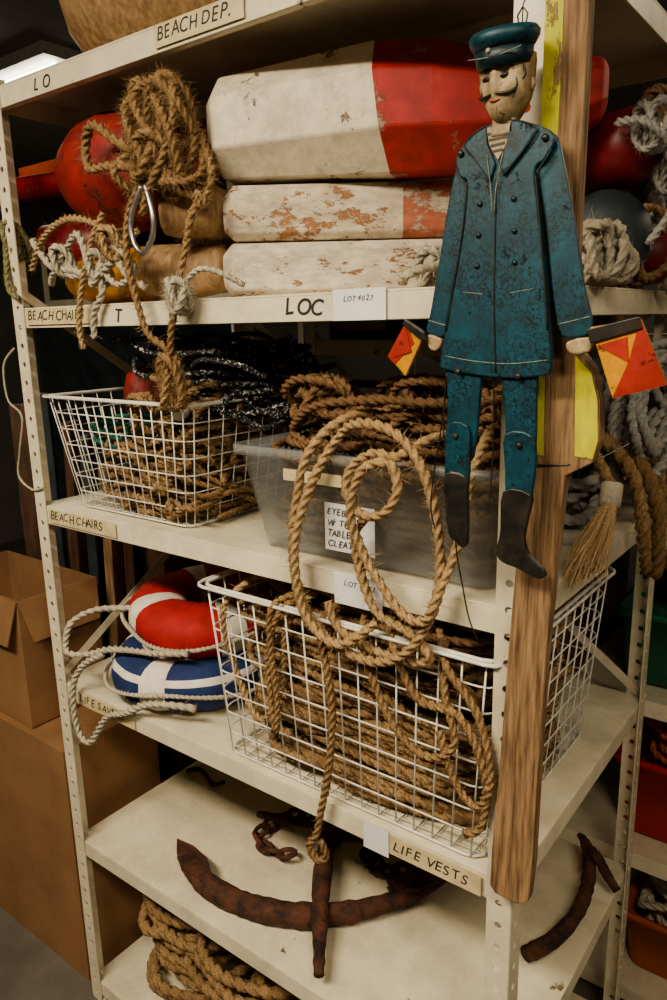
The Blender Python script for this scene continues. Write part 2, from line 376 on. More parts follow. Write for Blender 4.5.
cbox("cardboard_box",-2.0,-1.32,.02,.34,0,.76,'card',False)
cbox("cardboard_box",-2.0,-1.50,.04,.30,.77,1.16,'card',True)
cbox("cardboard_box",-1.85,-1.32,.42,1.1,0,1.28,'cardd')
rr=random.Random(3)
def bin_(name,x0,x1,y0,y1,z0,z1,mat,tp=.02,rim=.012):
    g=group(name,((x0+x1)/2,(y0+y1)/2,z0)); hx,hy,h=(x1-x0)/2,(y1-y0)/2,z1-z0
    def rr_(hx,hy,z,c=.03):
        out=[]
        for (sx,sy,a0) in ((1,1,0),(-1,1,90),(-1,-1,180),(1,-1,270)):
            for k in range(5):
                a=math.radians(a0+k*22.5); out.append((sx*(hx-c)+c*math.cos(a),sy*(hy-c)+c*math.sin(a),z))
        return out
    R_=[rr_(hx-tp,hy-tp,0.002),rr_(hx-tp+.002,hy-tp+.002,.01),rr_(hx,hy,h-.02),rr_(hx+rim,hy+rim,h-.018),rr_(hx+rim,hy+rim,h),rr_(hx-.002,hy-.002,h),rr_(hx-tp,hy-tp,.008)]
    n=20; V=[p for s in R_ for p in s]; F=[]
    for i in range(6):
        for k in range(n): F.append((i*n+k,i*n+(k+1)%n,(i+1)*n+(k+1)%n,(i+1)*n+k))
    F.append(tuple(reversed(range(n)))); F.append(tuple(6*n+k for k in range(n)))
    obj("bin_shell",V,F,mat,g,True)
    return g
lv=[1.85,1.4,.95,.5,.07]
for zi,z in enumerate(lv):
    x=-1.05
    while x<-.20:
        wd=rr.uniform(.2,.36)
        if x+wd>-.06: break
        h=rr.uniform(.16,.34); k=rr.choice(['cardd','bluepl','darkwood','greenpl','dark','cardd','cardd'])
        if k in('cardd','card','darkwood'): cbox("cardboard_box",x,x+wd-.03,.92,1.36,z+.001,z+h,k)
        else: bin_("storage_bin",x+.02,x+wd-.05,.92,1.36,z+.001,z+h*.8,k)
        x+=wd
for z in (.1,.6,1.1,1.6):
    for x in (-4.5,-4.0,-3.5,-3.05):
        cbox("cardboard_box",x,x+.36,2.25,2.7,z+.001,z+rr.uniform(.2,.36),rr.choice(['card','cardd','cardd']))
bin_("red_plastic_tub",-.10,.18,.93,1.25,.502,.74,'redpl')
bin_("green_storage_bin",-.12,.19,.93,1.30,.952,1.16,'greenpl')
bin_("orange_tub",-.05,.25,.93,1.25,.072,.26,'orpl')
cbox("cardboard_box",-.05,.30,.95,1.35,1.402,1.70,'cardd')
cbox("cardboard_box",-.05,.34,.95,1.35,1.852,2.1,'cardd')
rp=Rope(21); coil_pile(rp,(-.06,.14,.96,1.2,.56,.80),8,.011,61,0); rp.make("orange_hose_coil",rope_mat("orange_hose",(.55,.17,.08),(.35,.09,.04),(.5,.15,.08)))
rp=Rope(31); coil_pile(rp,(-.02,.2,.96,1.22,.10,.36),9,.013,62,20); rp.make("white_rope_coil",'whiterope')
g=group("steel_storage_cabinet",(-2.75,1.5,0)); q=Mesh()
q.box((-.45,-.25,.04),(.45,.25,1.95)); q.box((-.44,-.268,.06),(-.004,-.25,1.93)); q.box((.004,-.268,.06),(.44,-.25,1.93)); q.box((-.44,-.24,0),(.44,.24,.04))
q.box((-.05,-.285,.95),(-.035,-.268,1.1)); q.box((.035,-.285,.95),(.05,-.268,1.1)); bevel(q.make("carcass_and_doors",'dark',g),.003)
# ---------------------------------------------------------------- wire baskets
def basket(name,x0,x1,y0,y1,z0,z1,tp,nx,ny,nz,wr=.0016,rimr=.004):
    g=group(name,((x0+x1)/2,(y0+y1)/2,z0)); q=Mesh(); hx,hy,h=(x1-x0)/2,(y1-y0)/2,z1-z0
    def c(f): return hx-tp*(1-f),hy-tp*(1-f)*.6
    def ring(f,r,rad=.03,off=0):
        a,b=c(f); a+=off;b+=off; P=[]
        for (sx,sy,a0) in ((1,1,0),(-1,1,90),(-1,-1,180),(1,-1,270)):
            for k in range(4):
                t=math.radians(a0+k*30); P.append((sx*(a-rad)+rad*math.cos(t),sy*(b-rad)+rad*math.sin(t),h*f+.004))
        q.tube(P,r,6,closed=True)
    for j in range(nz+1):
        f=j/nz; ring(f,rimr if j==nz else (wr*1.5 if j==0 else wr),.03)
    ring(1.0,rimr*.8,.03,.012)
    a0,b0=c(0); a1,b1=c(1)
    for i in range(nx+1):
        s_=-1+2*i/nx; s_*=.94
        q.tube([(s_*a1,-b1,h),(s_*a0,-b0,.004),(s_*a0,b0,.004),(s_*a1,b1,h)],wr,5)
    for i in range(ny+1):
        s_=(-1+2*i/ny)*.93
        q.tube([(-a1,s_*b1,h),(-a0,s_*b0,.004),(a0,s_*b0,.004),(a1,s_*b1,h)],wr,5)
    q.make("wire_frame",'wire',g,True); return g
basket("wire_basket",-.69,-.035,-.002,.54,1.012,1.385,.03,15,11,8,.0018,.0045)
basket("wire_basket",-1.20,-.71,.012,.46,1.484,1.745,.05,14,10,7,.0016,.004)
rp=Rope(1)
coil_pile(rp,(-.645,-.075,.037,.49,1.032,1.19),28,.0130,11,40,.12,.78)
coil_pile(rp,(-.655,-.065,.027,.49,1.16,1.37),28,.0085,12,60,.25,.55,12,.03)
rp.make("rope_coils_in_basket",'manila')
rp=Rope(27); coil_pile(rp,(-.65,-.07,.03,.49,1.10,1.37),26,.0085,77,60,.25,.6,12,.035); rp.make("rope_coils_in_basket",'manila_d')
rp=Rope(2); coil_pile(rp,(-.63,-.11,.05,.47,1.35,1.43),13,.008,14,110,.3,.3,12,.035)
rp.add([(-.60,.05,1.40),(-.63,.0,1.35),(-.62,.012,1.22),(-.56,.014,1.12),(-.5,.014,1.2),(-.47,.01,1.35),(-.42,.05,1.42)],.008)
rp.make("loose_rope",'manila_l')
rp=Rope(3); coil_pile(rp,(-1.13,-.78,.05,.42,1.497,1.64),24,.0085,21,60,.2,.6,12,.03); rp.make("rope_coils_in_basket",'manila')
rp=Rope(4); coil_pile(rp,(-1.0,-.60,.06,.40,1.70,1.86),24,.0065,22,0,.35,.15,12,.04); rp.make("speckled_cord",'blackrope')
rp=Rope(5); coil_pile(rp,(-.86,-.73,.03,.25,1.50,1.78),20,.0075,23,90,.2,.4,12,.03); knot(rp,(-.90,.06,1.72),.04,.008,4,3); rp.make("rope_bundle",'manila')
rp=Rope(6); coil_pile(rp,(-1.13,-1.02,.06,.2,1.63,1.70),3,.006,24,10,.2,.6); rp.make("green_rope",'greenrope')
g=group("white_net_float",(-.80,.05,1.735)); 
# ---------------------------------------------------------------- plastic bin on shelf
B=bin_("plastic_storage_bin",-.585,-.045,.012,.36,1.484,1.685,'plastic',.03,.012)
q=Mesh(); q.box((-.060,-.1745,.030),(.045,-.1738,.115)); c=q.make("index_card",'paper',B)
q=Mesh(); q.box((-.15,-.1775,.145),(-.02,-.1770,.166)); q.make("bin_tape",'tape',B)
for t_,z_ in (("EYEBOLTS",.095),("W/ TURN",.075),("TABLE",.056),("CLEATS",.038)): text(t_,.0165,(-.055,-.1755,z_),B,off=0.0003)
rp=Rope(7); coil_pile(rp,(-.545,-.08,.040,.335,1.50,1.69),22,.009,31,40,.2,.8)
coil_pile(rp,(-.54,-.09,.05,.34,1.69,1.755),13,.0095,32,90,.25,.3,12,.03)
knot(rp,(-.46,.12,1.77),.07,.009,4,3,ax=(1.2,1,.5)); knot(rp,(-.28,.2,1.77),.08,.009,4,8,ax=(1.2,1,.4)); knot(rp,(-.14,.2,1.76),.07,.009,4,5,ax=(1.2,1,.5))
rp.make("rope_coils_in_bin",'manila_d')
rp=Rope(8)
rp.add([(-.30,.16,1.74),(-.345,.05,1.745),(-.385,-.015,1.69),(-.405,-.03,1.60),(-.412,-.035,1.50),(-.385,-.035,1.41),(-.32,-.04,1.365),(-.235,-.04,1.355),(-.165,-.04,1.40),(-.125,-.035,1.49),(-.125,-.03,1.58),(-.155,-.025,1.68),(-.21,-.02,1.735),(-.28,-.015,1.745),(-.33,.0,1.72),(-.37,-.02,1.65),(-.392,-.045,1.56),(-.395,-.05,1.48),(-.37,-.052,1.405),(-.30,-.055,1.375),(-.24,-.03,1.42)],.0095,fuzz=200)
rp.add([(-.12,.10,1.73),(-.165,.02,1.725),(-.20,-.03,1.70),(-.235,-.04,1.705),(-.275,-.045,1.68),(-.283,-.048,1.64),(-.255,-.05,1.608),(-.215,-.048,1.612),(-.19,-.045,1.65),(-.205,-.04,1.69),(-.245,-.058,1.68),(-.27,-.058,1.61),(-.255,-.05,1.55),(-.22,-.05,1.50),(-.175,-.05,1.455),(-.135,-.05,1.455),(-.115,-.05,1.50),(-.10,-.02,1.57),(-.09,.005,1.68),(-.10,.08,1.73)],.009,fuzz=200)
rp.add([(-.25,-.045,1.60),(-.285,-.025,1.56),(-.27,-.03,1.50),(-.235,-.035,1.44),(-.17,-.03,1.415),(-.14,-.03,1.38),(-.20,-.02,1.36),(-.28,-.02,1.37),(-.33,-.02,1.39),(-.35,-.02,1.43)],.009,fuzz=200)
rp.make("hanging_rope_coil",'manila_l')
rp=Rope(9)
rp.add([(-.36,.04,1.41),(-.37,-.015,1.38),(-.355,-.02,1.30),(-.345,-.02,1.22),(-.355,-.022,1.10),(-.375,-.025,1.0),(-.385,-.028,.95),(-.40,-.03,.925),(-.385,-.03,.90),(-.36,-.03,.915),(-.368,-.035,.95)],.0085)
rp.add([(-.44,.05,1.41),(-.485,-.012,1.39),(-.49,-.018,1.30),(-.478,-.02,1.2),(-.485,-.02,1.13),(-.495,-.018,1.2),(-.50,-.014,1.3),(-.47,-.01,1.38),(-.45,.04,1.40)],.0075)
rp.add([(-.25,.03,1.41),(-.22,-.012,1.38),(-.17,-.016,1.30),(-.09,-.018,1.29),(-.045,-.016,1.20),(-.05,-.014,1.11),(-.08,-.012,1.08)],.0085)
rp.add([(-.30,.03,1.41),(-.28,-.012,1.36),(-.22,-.018,1.24),(-.15,-.018,1.20),(-.10,-.018,1.24),(-.12,-.014,1.32),(-.14,.02,1.40)],.008)
rp.add([(-.16,.04,1.41),(-.12,-.012,1.37),(-.06,-.016,1.30),(-.035,-.018,1.20),(-.06,-.014,1.14),(-.10,-.014,1.17),(-.13,-.012,1.25)],.008)
rp.make("dangling_rope_ends",'manila')
# ---------------------------------------------------------------- life rings
def ring_cushion(name,c,Rm,rm,flat,cols,rope_col,tilt=(0,0,0),seed=0,stripes=False):
    g=group(name,c); g.rotation_euler=[math.radians(a) for a in tilt]
    V=[];F=[];fm=[]; N=96;K_=20; rg=random.Random(seed)
    for i in range(N):
        a=2*math.pi*i/N
        puff=(1-.07*abs(math.cos(a*2))**10)*(1+.02*math.sin(a*17+seed))
        for k in range(K_):
            b=2*math.pi*k/K_; r_=Rm+rm*math.copysign(abs(math.cos(b))**.8,math.cos(b))*puff
            V.append((r_*math.cos(a),r_*math.sin(a),rm*flat*math.copysign(abs(math.sin(b))**.8,math.sin(b))*puff))
    for i in range(N):
        for k in range(K_):
            F.append((i*K_+k,((i+1)%N)*K_+k,((i+1)%N)*K_+(k+1)%K_,i*K_+(k+1)%K_))
            ph=(i+6)%24
            if stripes: fm.append(0 if ph<5 else (0 if k in (1,5,16) else 1))
            else: fm.append(0 if ph<5 else 1)
    obj("canvas_ring",V,F,cols,g,True,fm)
    rp=Rope(seed); P=[]
    for i in range(24):
        a=2*math.pi*i/24; rr_=Rm+rm+.006+.010*abs(math.sin(2*a)); P.append((rr_*math.cos(a),rr_*math.sin(a),.01*math.sin(3*a)))
    rp.add(P,.006,closed=True,fuzz=30); rp.make("grab_line",rope_col,g); return g
ring_cushion("life_ring",(-.955,.205,1.072),.132,.080,.75,['whitefab','bluefab'],'whiterope',(0,0,30),1,True)
ring_cushion("life_ring",(-.960,.27,1.190),.132,.078,.76,['whitefab','redfab'],'whiterope',(3,-2,75),2)
rp=Rope(10)
rp.add([(-1.08,.12,1.21),(-1.14,.05,1.215),(-1.175,.0,1.19),(-1.18,-.02,1.14),(-1.16,-.025,1.12),(-1.12,.0,1.12),(-1.06,.02,1.14),(-1.0,.03,1.15),(-.92,.04,1.16),(-.83,.07,1.17)],.009,fuzz=40)
rp.add([(-.78,.04,1.06),(-.84,.0,1.07),(-.90,-.012,1.055),(-.96,-.02,1.02),(-1.03,-.02,.99),(-1.07,-.025,.94),(-1.10,-.03,.90),(-1.14,-.03,.90),(-1.16,-.03,.95),(-1.16,-.025,1.03),(-1.13,-.012,1.09),(-1.06,.0,1.135)],.0095,fuzz=40)
rp.make("white_cotton_rope",'whiterope')
# ---------------------------------------------------------------- anchor & iron
def iron(q,P,rad,closed=False,seg=8): 
    C=catmull(P,closed,8); n=len(C)
    if isinstance(rad,(int,float)): rad=[rad]*len(P)
    rr_=list(np.interp(np.linspace(0,1,n),np.linspace(0,1,len(rad)),rad)); rg=random.Random(n)
    q.tube(C,[x*rg.uniform(.9,1.1) for x in rr_],seg)
g=group("rusty_anchor",(0,0,0)); q=Mesh()
iron(q,[(-.945,.10,.572),(-.89,.075,.572),(-.80,.058,.568),(-.68,.07,.566),(-.56,.12,.565),(-.46,.21,.566),(-.37,.34,.575),(-.31,.46,.60)],[.006,.020,.027,.028,.028,.024,.018,.006],seg=10)
iron(q,[(-.72,.46,.60),(-.66,.36,.60),(-.56,.2,.600),(-.48,.09,.588),(-.42,.01,.575)],[.016,.018,.024,.016,.011])
iron(q,[(-.735+.03*math.cos(a),.50+.03*math.sin(a),.60) for a in [i*math.pi/4 for i in range(9)]],.008)
iron(q,[(-.86,.30,.60),(-.72,.33,.612),(-.56,.37,.612),(-.42,.44,.60)],[.008,.014,.014,.008])
q.make("arms_and_shank",'rust',g,True)
for (c,a) in (((-.890,.082,.585),162),((-.37,.36,.592),56)):
    A=math.radians(a); u=Vector((math.cos(A),math.sin(A),0)); n=Vector((-u.y,u.x,0)); c=Vector(c)
    pts=[c+u*.075,c+u*.03+n*.020,c-u*.03+n*.028,c-u*.09+n*.012,c-u*.09-n*.012,c-u*.03-n*.028,c+u*.03-n*.020]
    V=[p+Vector((0,0,.010)) for p in pts]+[p-Vector((0,0,.006)) for p in pts]
    bevel(obj("fluke",V,[tuple(range(7)),tuple(range(13,6,-1))]+[(k,(k+1)%7,7+(k+1)%7,7+k) for k in range(7)],'rust',g),.004)
q=Mesh()
def chain(q,P,L=.05,r=.006,wd=.016,seed=0):
    C=catmull(P,False,20); cs=np.concatenate([[0],np.cumsum(np.linalg.norm(np.diff(C,axis=0),axis=1))]); n=int(cs[-1]/(L*.72))
    for i in range(n):
        s_=(i+.5)*L*.72; p=Vector([np.interp(s_,cs,C[:,k]) for k in range(3)]); p2=Vector([np.interp(s_+.01,cs,C[:,k]) for k in range(3)])
        t=(p2-p).normalized(); up=Vector((0,0,1)); b=t.cross(up).normalized(); nn=b if i%2 else (up*.8+b*.6).normalized()
        q.tube([p+t*math.cos(a)*L/2+nn*math.sin(a)*wd for a in [k*math.pi/6 for k in range(12)]],r,6,closed=True)
chain(q,[(-.60,.26,.585),(-.66,.36,.56),(-.62,.5,.555),(-.50,.52,.555),(-.42,.44,.558),(-.48,.36,.562),(-.56,.40,.562),(-.50,.50,.58),(-.40,.52,.56),(-.34,.58,.555)],.055,.0075,.018)
chain(q,[(-.73,.44,.565),(-.82,.38,.56),(-.84,.28,.558),(-.76,.25,.558),(-.68,.28,.575)],.05,.0065)
chain(q,[(-.55,.45,.56),(-.48,.56,.56),(-.38,.60,.56),(-.30,.56,.56),(-.34,.48,.56)],.055,.0075,.018)
q.make("rusty_chain",'rust',g,True)
g=group("rusty_grapnel_hook",(0,0,0)); q=Mesh()
iron(q,[(-.10,.33,.555),(-.065,.40,.558),(-.045,.50,.57),(-.055,.60,.59),(-.09,.68,.61),(-.12,.72,.60)],[.018,.018,.017,.016,.013,.007])
iron(q,[(-.085,.67,.61),(-.05,.64,.62),(-.02,.62,.60),(.01,.61,.575)],[.015,.013,.012,.010]); q.make("hook",'rust',g,True)
g=group("iron_shackle",(-1.22,.38,.545)); q=Mesh(); iron(q,[(-.02,0,0),(0,.03,.0),(.05,.02,.0),(.10,.0,.0),(.13,.02,.01)],.006); q.make("bow",'rust',g,True)
rp=Rope(12)
for i,(cx,cy,cz,rx,ry) in enumerate([(-1.0,.22,.10,.17,.15),(-1.0,.22,.13,.16,.15),(-.98,.24,.16,.17,.14),(-.98,.22,.19,.16,.14),(-.6,.25,.10,.2,.18),(-.6,.25,.135,.19,.17),(-.62,.24,.17,.18,.17),(-.6,.26,.205,.18,.15),(-.62,.26,.24,.16,.15),(-.8,.2,.23,.2,.15),(-.8,.2,.27,.22,.14),(-1.0,.22,.225,.15,.14),(-1.0,.22,.26,.15,.12),(-.62,.24,.28,.16,.13),(-1.0,.2,.30,.17,.13),(-1.03,.18,.33,.13,.10),(-.75,.16,.33,.16,.11),(-1.05,.2,.29,.12,.14)]):
    rg=random.Random(i); P=[(cx+rx*math.cos(a)*rg.uniform(.85,1.1),cy+ry*math.sin(a)*rg.uniform(.85,1.1),cz+rg.uniform(-.01,.012)) for a in [k*math.pi/5 for k in range(10)]]
    rp.add(P,.0165,closed=True,fuzz=80)
rp.make("thick_rope_coils",'manila')
# ---------------------------------------------------------------- buoys on shelf 2
def frame(o,ang):
    u=Vector((math.cos(ang),math.sin(ang),0)); n=Vector((-u.y,u.x,0)); o=Vector(o)
    return lambda s,t,z: o+u*s+n*t+Vector((0,0,z))
def octo(fr,s,hw,hh,ch,zc,tc):
    c=ch
    return [tuple(fr(s,tc+a,zc+b)) for a,b in ((-hw,-hh+c),(-hw+c,-hh),(hw-c,-hh),(hw,-hh+c),(hw,hh-c),(hw-c,hh),(-hw+c,hh),(-hw,hh-c))]
A37=math.radians(37)
fr=frame((-.625,.04,0),A37)
M['redend']=paint("red_orange_end_paint",(.50,.17,.10),(.66,.56,.44),.50,13,.7,(.42,.11,.06),stretch=(1,1,2.2),dirt=.5)
def block(name,zc,hh,mats,L,s0,mi):
    g=group(name,(0,0,0)); T=.075
    secs=[octo(fr,s0,T*.72,hh*.60,.012,zc,T),octo(fr,s0+.02,T*.98,hh*.99,.014,zc,T),octo(fr,s0+.33,T,hh,.012,zc,T),octo(fr,s0+L-.05,T,hh,.012,zc,T),octo(fr,s0+L,T*.7,hh*.7,.012,zc,T)]
    bevel(loft(secs,"buoy_body",mats,g,False,mi),.003); return g
block("wooden_buoy",2.0,.0490,['whiteworn2','redend'],.50,.0,[0,0,0,1])
block("wooden_buoy",2.1005,.0490,['whiteworn','redend'],.50,.005,[0,0,1,1])
g=group("red_and_white_wooden_buoy",(0,0,0)); AB=math.radians(22); fr2=frame((-.63,.02,0),AB); T=.10
st=[(-.012,.060,.064,2.250,.03),(.008,.084,.086,2.250,.045),(.300,.104,.106,2.259,.062),(.308,.104,.106,2.259,.062),(.40,.100,.102,2.255,.060),(.50,.084,.086,2.247,.05),(.63,.058,.058,2.256,.03),(.665,.045,.045,2.262,.022),(.675,.03,.03,2.264,.014)]
secs=[octo(fr2,s+(.0),a,b,c_,z,T) for s,a,b,z,c_ in st]
uu=(math.cos(AB),math.sin(AB))
for j in (2,3): secs[j]=[(p[0]-uu[0]*.012*(p[2]-2.258)/.1,p[1]-uu[1]*.012*(p[2]-2.258)/.1,p[2]) for p in secs[j]]
bevel(loft(secs,"buoy_body",['white','red'],g,False,[0,0,0,1,1,1,1,1]),.004)
def lathe(name,prof,mats,parent,axis_o,axis_d,seg=28,mi=None):
    o=Vector(axis_o); d=Vector(axis_d).normalized(); u=d.orthogonal().normalized(); v=d.cross(u)
    secs=[[tuple(o+d*s+(u*math.cos(2*math.pi*k/seg)+v*math.sin(2*math.pi*k/seg))*r) for k in range(seg)] for s,r in prof]
    return loft(secs,name,mats,parent,True,mi)
lathe("ball",[(0,.002),(.004,.012),(.012,.020),(.022,.024),(.032,.020),(.040,.012),(.044,.002)],['whitefab'],D.objects["white_net_float"],(0,0,0),(1,0,0))
g=group("red_round_buoy",(0,0,0))
pr=[(-.135,.03),(-.13,.06),(-.11,.09),(-.06,.114),(0,.124),(.06,.122),(.12,.114),(.15,.100),(.155,.085),(.150,.07)]
lathe("float",pr,['redball'],g,(-1.03,.15,2.232),(1,.05,-.05),36); lathe("spindle",[(0,.022),(.02,.026),(.35,.03),(.40,.028),(.405,.018)],['redd'],g,(-1.12,.13,2.23),(-1,-.05,.02))
g=group("yellow_torpedo_buoy",(0,0,0))
lathe("float",[(0,.02),(.01,.04),(.08,.056),(.16,.060),(.30,.060),(.40,.055),(.50,.045),(.51,.02)],['yellow','woodl'],g,(-1.20,.13,2.012),(1,0,0),28,[0,0,0,0,1,1,1])
g=group("pale_wood_float",(0,0,0))
lathe("float",[(0,.03),(.006,.042),(.03,.048),(.10,.048),(.13,.035)],['woodl'],g,(-.77,.03,2.115),(.75,.66,.02))
g=group("dark_red_buoy",(0,0,0))
lathe("float",[(0,.03),(.01,.05),(.1,.06),(.25,.06),(.33,.03)],['redd'],g,(-1.34,.14,2.10),(1,.45,.0))
g=group("wood_wedge_float",(0,0,0))
lathe("float",[(0,.02),(.01,.04),(.15,.055),(.25,.05)],['wood'],g,(-.74,.25,2.06),(-1,.1,0))
def plank(name,a,b,wd,th,mat,roll=0):
    a=Vector(a);b=Vector(b);d=(b-a).normalized();s_=d.cross(Vector((0,0,1))).normalized();up=s_.cross(d)
    s2=s_*math.cos(roll)+up*math.sin(roll); u2=-s_*math.sin(roll)+up*math.cos(roll)
    V=[]
    for p in (a,b):
        for x,y in ((-1,-1),(1,-1),(1,1),(-1,1)): V.append(p+s2*x*th/2+u2*y*wd/2)
    return bevel(obj(name,V,[(3,2,1,0),(4,5,6,7),(0,1,5,4),(1,2,6,5),(2,3,7,6),(3,0,4,7)],mat),.004)
plank("orange_plank",(-1.50,.20,2.285),(-.62,.34,2.342),.05,.02,'orange')
plank("orange_plank",(-1.50,.26,2.31),(-.60,.42,2.345),.035,.02,'redball')
plank("orange_plank",(-.98,.30,2.24),(-.60,.30,2.33),.06,.03,'orange')
g=group("dark_red_buoy",(0,0,0))
lathe("float",[(0,.02),(.01,.045),(.04,.062),(.10,.068),(.25,.065),(.3,.04)],['redd'],g,(.01,.40,2.185),(-.65,.75,.02))
g=group("blue_grey_round_float",(0,0,0))
lathe("float",[(0,.03),(.006,.070),(.03,.08),(.09,.08),(.11,.06)],['dark'],g,(-.02,.37,2.035),(-.6,.8,0),32)
g=group("red_striped_buoy",(0,0,0))
lathe("float",[(0,.02),(.01,.05),(.12,.06),(.24,.055),(.28,.02)],['redd'],g,(-.22,.50,2.015),(.9,.2,0))
rp=Rope(13)
knot(rp,(.03,.38,2.20),.035,.007,4,5); knot(rp,(.05,.44,2.14),.035,.007,4,9)
rp.add([(-.02,.36,2.21),(.03,.34,2.20),(.07,.38,2.15),(.06,.42,2.08),(.03,.4,2.02)],.008)
hank(rp,(.0,.60,2.10),.07,.14,6,.011,4,(.3,1,0),(0,0,1),.04,40)
rp.make("knotted_grey_rope",'greyrope')
rp=Rope(24); hank(rp,(-.02,.50,2.02),.07,.06,6,.009,9,(.3,1,0),(0,0,1),.05,60); knot(rp,(.0,.55,2.24),.05,.010,4,3); rp.make("brown_rope_hank",'manila')
rp=Rope(14)
knot(rp,(.005,.22,2.0),.04,.009,4,2); knot(rp,(.01,.26,1.985),.04,.009,4,6,ax=(1,1,.7))
knot(rp,(-.235,.14,1.985),.03,.008,3,3); rp.add([(-.27,.10,1.965),(-.24,.07,1.975),(-.20,.12,1.99),(-.15,.16,1.995),(-.08,.18,1.98),(0,.2,1.99)],.009)
rp.make("white_knotted_rope",'whiterope')
rp=Rope(15); coil_pile(rp,(-.36,-.05,.44,.70,1.50,1.80),14,.0135,41,30,.15,.5)
hank(rp,(-.01,.60,1.70),.13,.13,8,.012,44,(.25,1,0),(0,0,1),.03,30)
hank(rp,(.02,.50,1.73),.07,.09,5,.010,45,(.25,1,0),(0,0,1),.03,30)
rp.make("grey_rope_pile",'greyrope')
rp=Rope(16)
rp.add([(-.15,.46,1.86),(-.08,.46,1.75),(-.03,.46,1.68),(.03,.48,1.62),(.055,.52,1.52),(.05,.56,1.42),(.035,.60,1.38),(.03,.64,1.45),(.02,.64,1.58),(-.03,.58,1.70)],.016,fuzz=120)
rp.add([(-.12,.40,1.78),(-.05,.42,1.70),(.02,.44,1.62),(.04,.46,1.52),(.04,.5,1.44),(.035,.54,1.40)],.014,fuzz=120)
rp.add([(-.10,.34,1.74),(-.04,.36,1.68),(.0,.38,1.60),(.012,.36,1.55)],.012,fuzz=120)
rp.make("thick_hanging_rope",'manila')
q=Mesh(); rg=random.Random(9); g=group("frayed_rope_tassel",(0,0,0))
for i in range(650):
    a=rg.uniform(0,6.28); r0=rg.uniform(0,.016); r1=r0*2.8+rg.uniform(0,.016); L=rg.uniform(.07,.115)
    p0=Vector((.016+r0*.6*math.cos(a),.335+r0*math.sin(a),1.585)); p1=Vector((.014+r1*.4*math.cos(a),.30+r1*math.sin(a)-.02,1.585-L*.55)); p2=Vector((.014+r1*.5*math.cos(a)+rg.uniform(-.008,.008),.255+r1*1.5*math.sin(a)-.03,1.585-L))
    q.tube([p0,p1,p2],[.0015,.0012,.0004],3,cap=False)
q.make("frayed_fibres",'manila_l',g)
lathe("whipping",[(0,.014),(.004,.019),(.042,.019),(.046,.014)],['whiterope'],g,(.014,.335,1.572),(0,.25,1))
# ---------------------------------------------------------------- ropes top left
rp=Rope(17)
for i in range(9):
    rg=random.Random(50+i); cx=-.725+rg.uniform(-.04,.04); tl=rg.uniform(-.45,.45); hh=rg.uniform(.07,.11)
    P=[(cx+.045*math.cos(a)*rg.uniform(.6,1.3)+tl*.105*math.sin(a),-.005+rg.uniform(-.03,.03),2.23+hh*math.sin(a)*rg.uniform(.8,1.08)) for a in [k*math.pi/4 for k in range(8)]]
    rp.add(P,.0085,closed=True,fuzz=900)
knot(rp,(-.725,-.02,2.20),.038,.0095,5,4,700,ax=(1.3,1,.9))
rp.add([(-.75,.0,2.20),(-.82,-.02,2.24),(-.89,-.02,2.28),(-.93,-.01,2.25),(-.91,-.02,2.205),(-.85,-.025,2.20),(-.78,-.02,2.19),(-.745,-.02,2.17)],.010,fuzz=350)
rp.add([(-.74,-.01,2.26),(-.70,-.03,2.32),(-.66,-.02,2.28),(-.68,-.03,2.20),(-.72,-.04,2.14),(-.74,-.04,2.10)],.008,fuzz=500)
rp.add([(-.62,.02,2.12),(-.625,-.02,2.10),(-.64,-.03,2.04),(-.665,-.035,1.96),(-.69,-.035,1.89),(-.70,-.03,1.85)],.008,fuzz=350)
rp.add([(-.75,-.02,2.17),(-.79,-.03,2.11),(-.80,-.035,2.03),(-.78,-.035,1.95),(-.755,-.035,1.89),(-.71,-.03,1.86),(-.70,-.03,1.82)],.008,fuzz=350)
knot(rp,(-.70,-.03,1.80),.028,.0085,5,7,500,ax=(1,1,1.7))
knot(rp,(-.615,-.01,2.115),.012,.007,2,7,200)
rp.make("knotted_hemp_rope",'manila')
rp=Rope(37)
rp.add([(-1.18,-.0,2.03),(-1.10,-.015,2.09),(-1.0,-.02,2.12),(-.90,-.02,2.10),(-.83,-.02,2.06),(-.78,-.02,2.08)],.008,fuzz=200)
rp.add([(-.88,-.02,2.12),(-.92,-.03,2.06),(-.96,-.03,1.98),(-.98,-.03,1.90),(-.97,-.03,1.86)],.007,fuzz=200)
knot(rp,(-.86,-.02,2.06),.03,.008,3,12,200)
rp.make("loose_hemp_rope",'manila_l')
g=group("steel_snap_hook",(0,0,0)); q=Mesh()
iron(q,[(-.735,-.04,2.15),(-.765,-.045,2.10),(-.765,-.045,2.06),(-.74,-.045,2.035),(-.71,-.045,2.06),(-.705,-.045,2.10),(-.725,-.04,2.15)],.0055); q.make("hook",'steel',g,True)
rp=Rope(18)
rp.add([(-1.19,.04,2.08),(-1.16,.0,2.09),(-1.12,-.01,2.06),(-1.08,-.01,2.03),(-1.0,-.012,2.02),(-.93,-.015,2.0),(-.86,-.018,2.03),(-.82,-.02,2.0),(-.77,-.02,1.975)],.009,fuzz=60)
rp.add([(-1.14,.02,2.0),(-1.08,-.01,2.02),(-1.02,-.01,2.07),(-.98,-.012,2.09),(-.95,-.015,2.04),(-.91,-.015,1.98),(-.94,-.02,1.93),(-.945,-.02,1.88)],.008,fuzz=60)
rp.add([(-1.10,.0,2.06),(-1.02,-.01,2.01),(-.93,-.01,2.02),(-.86,-.015,1.985),(-.80,-.02,2.01),(-.84,-.02,2.05),(-.90,-.01,2.06)],.008,fuzz=60)
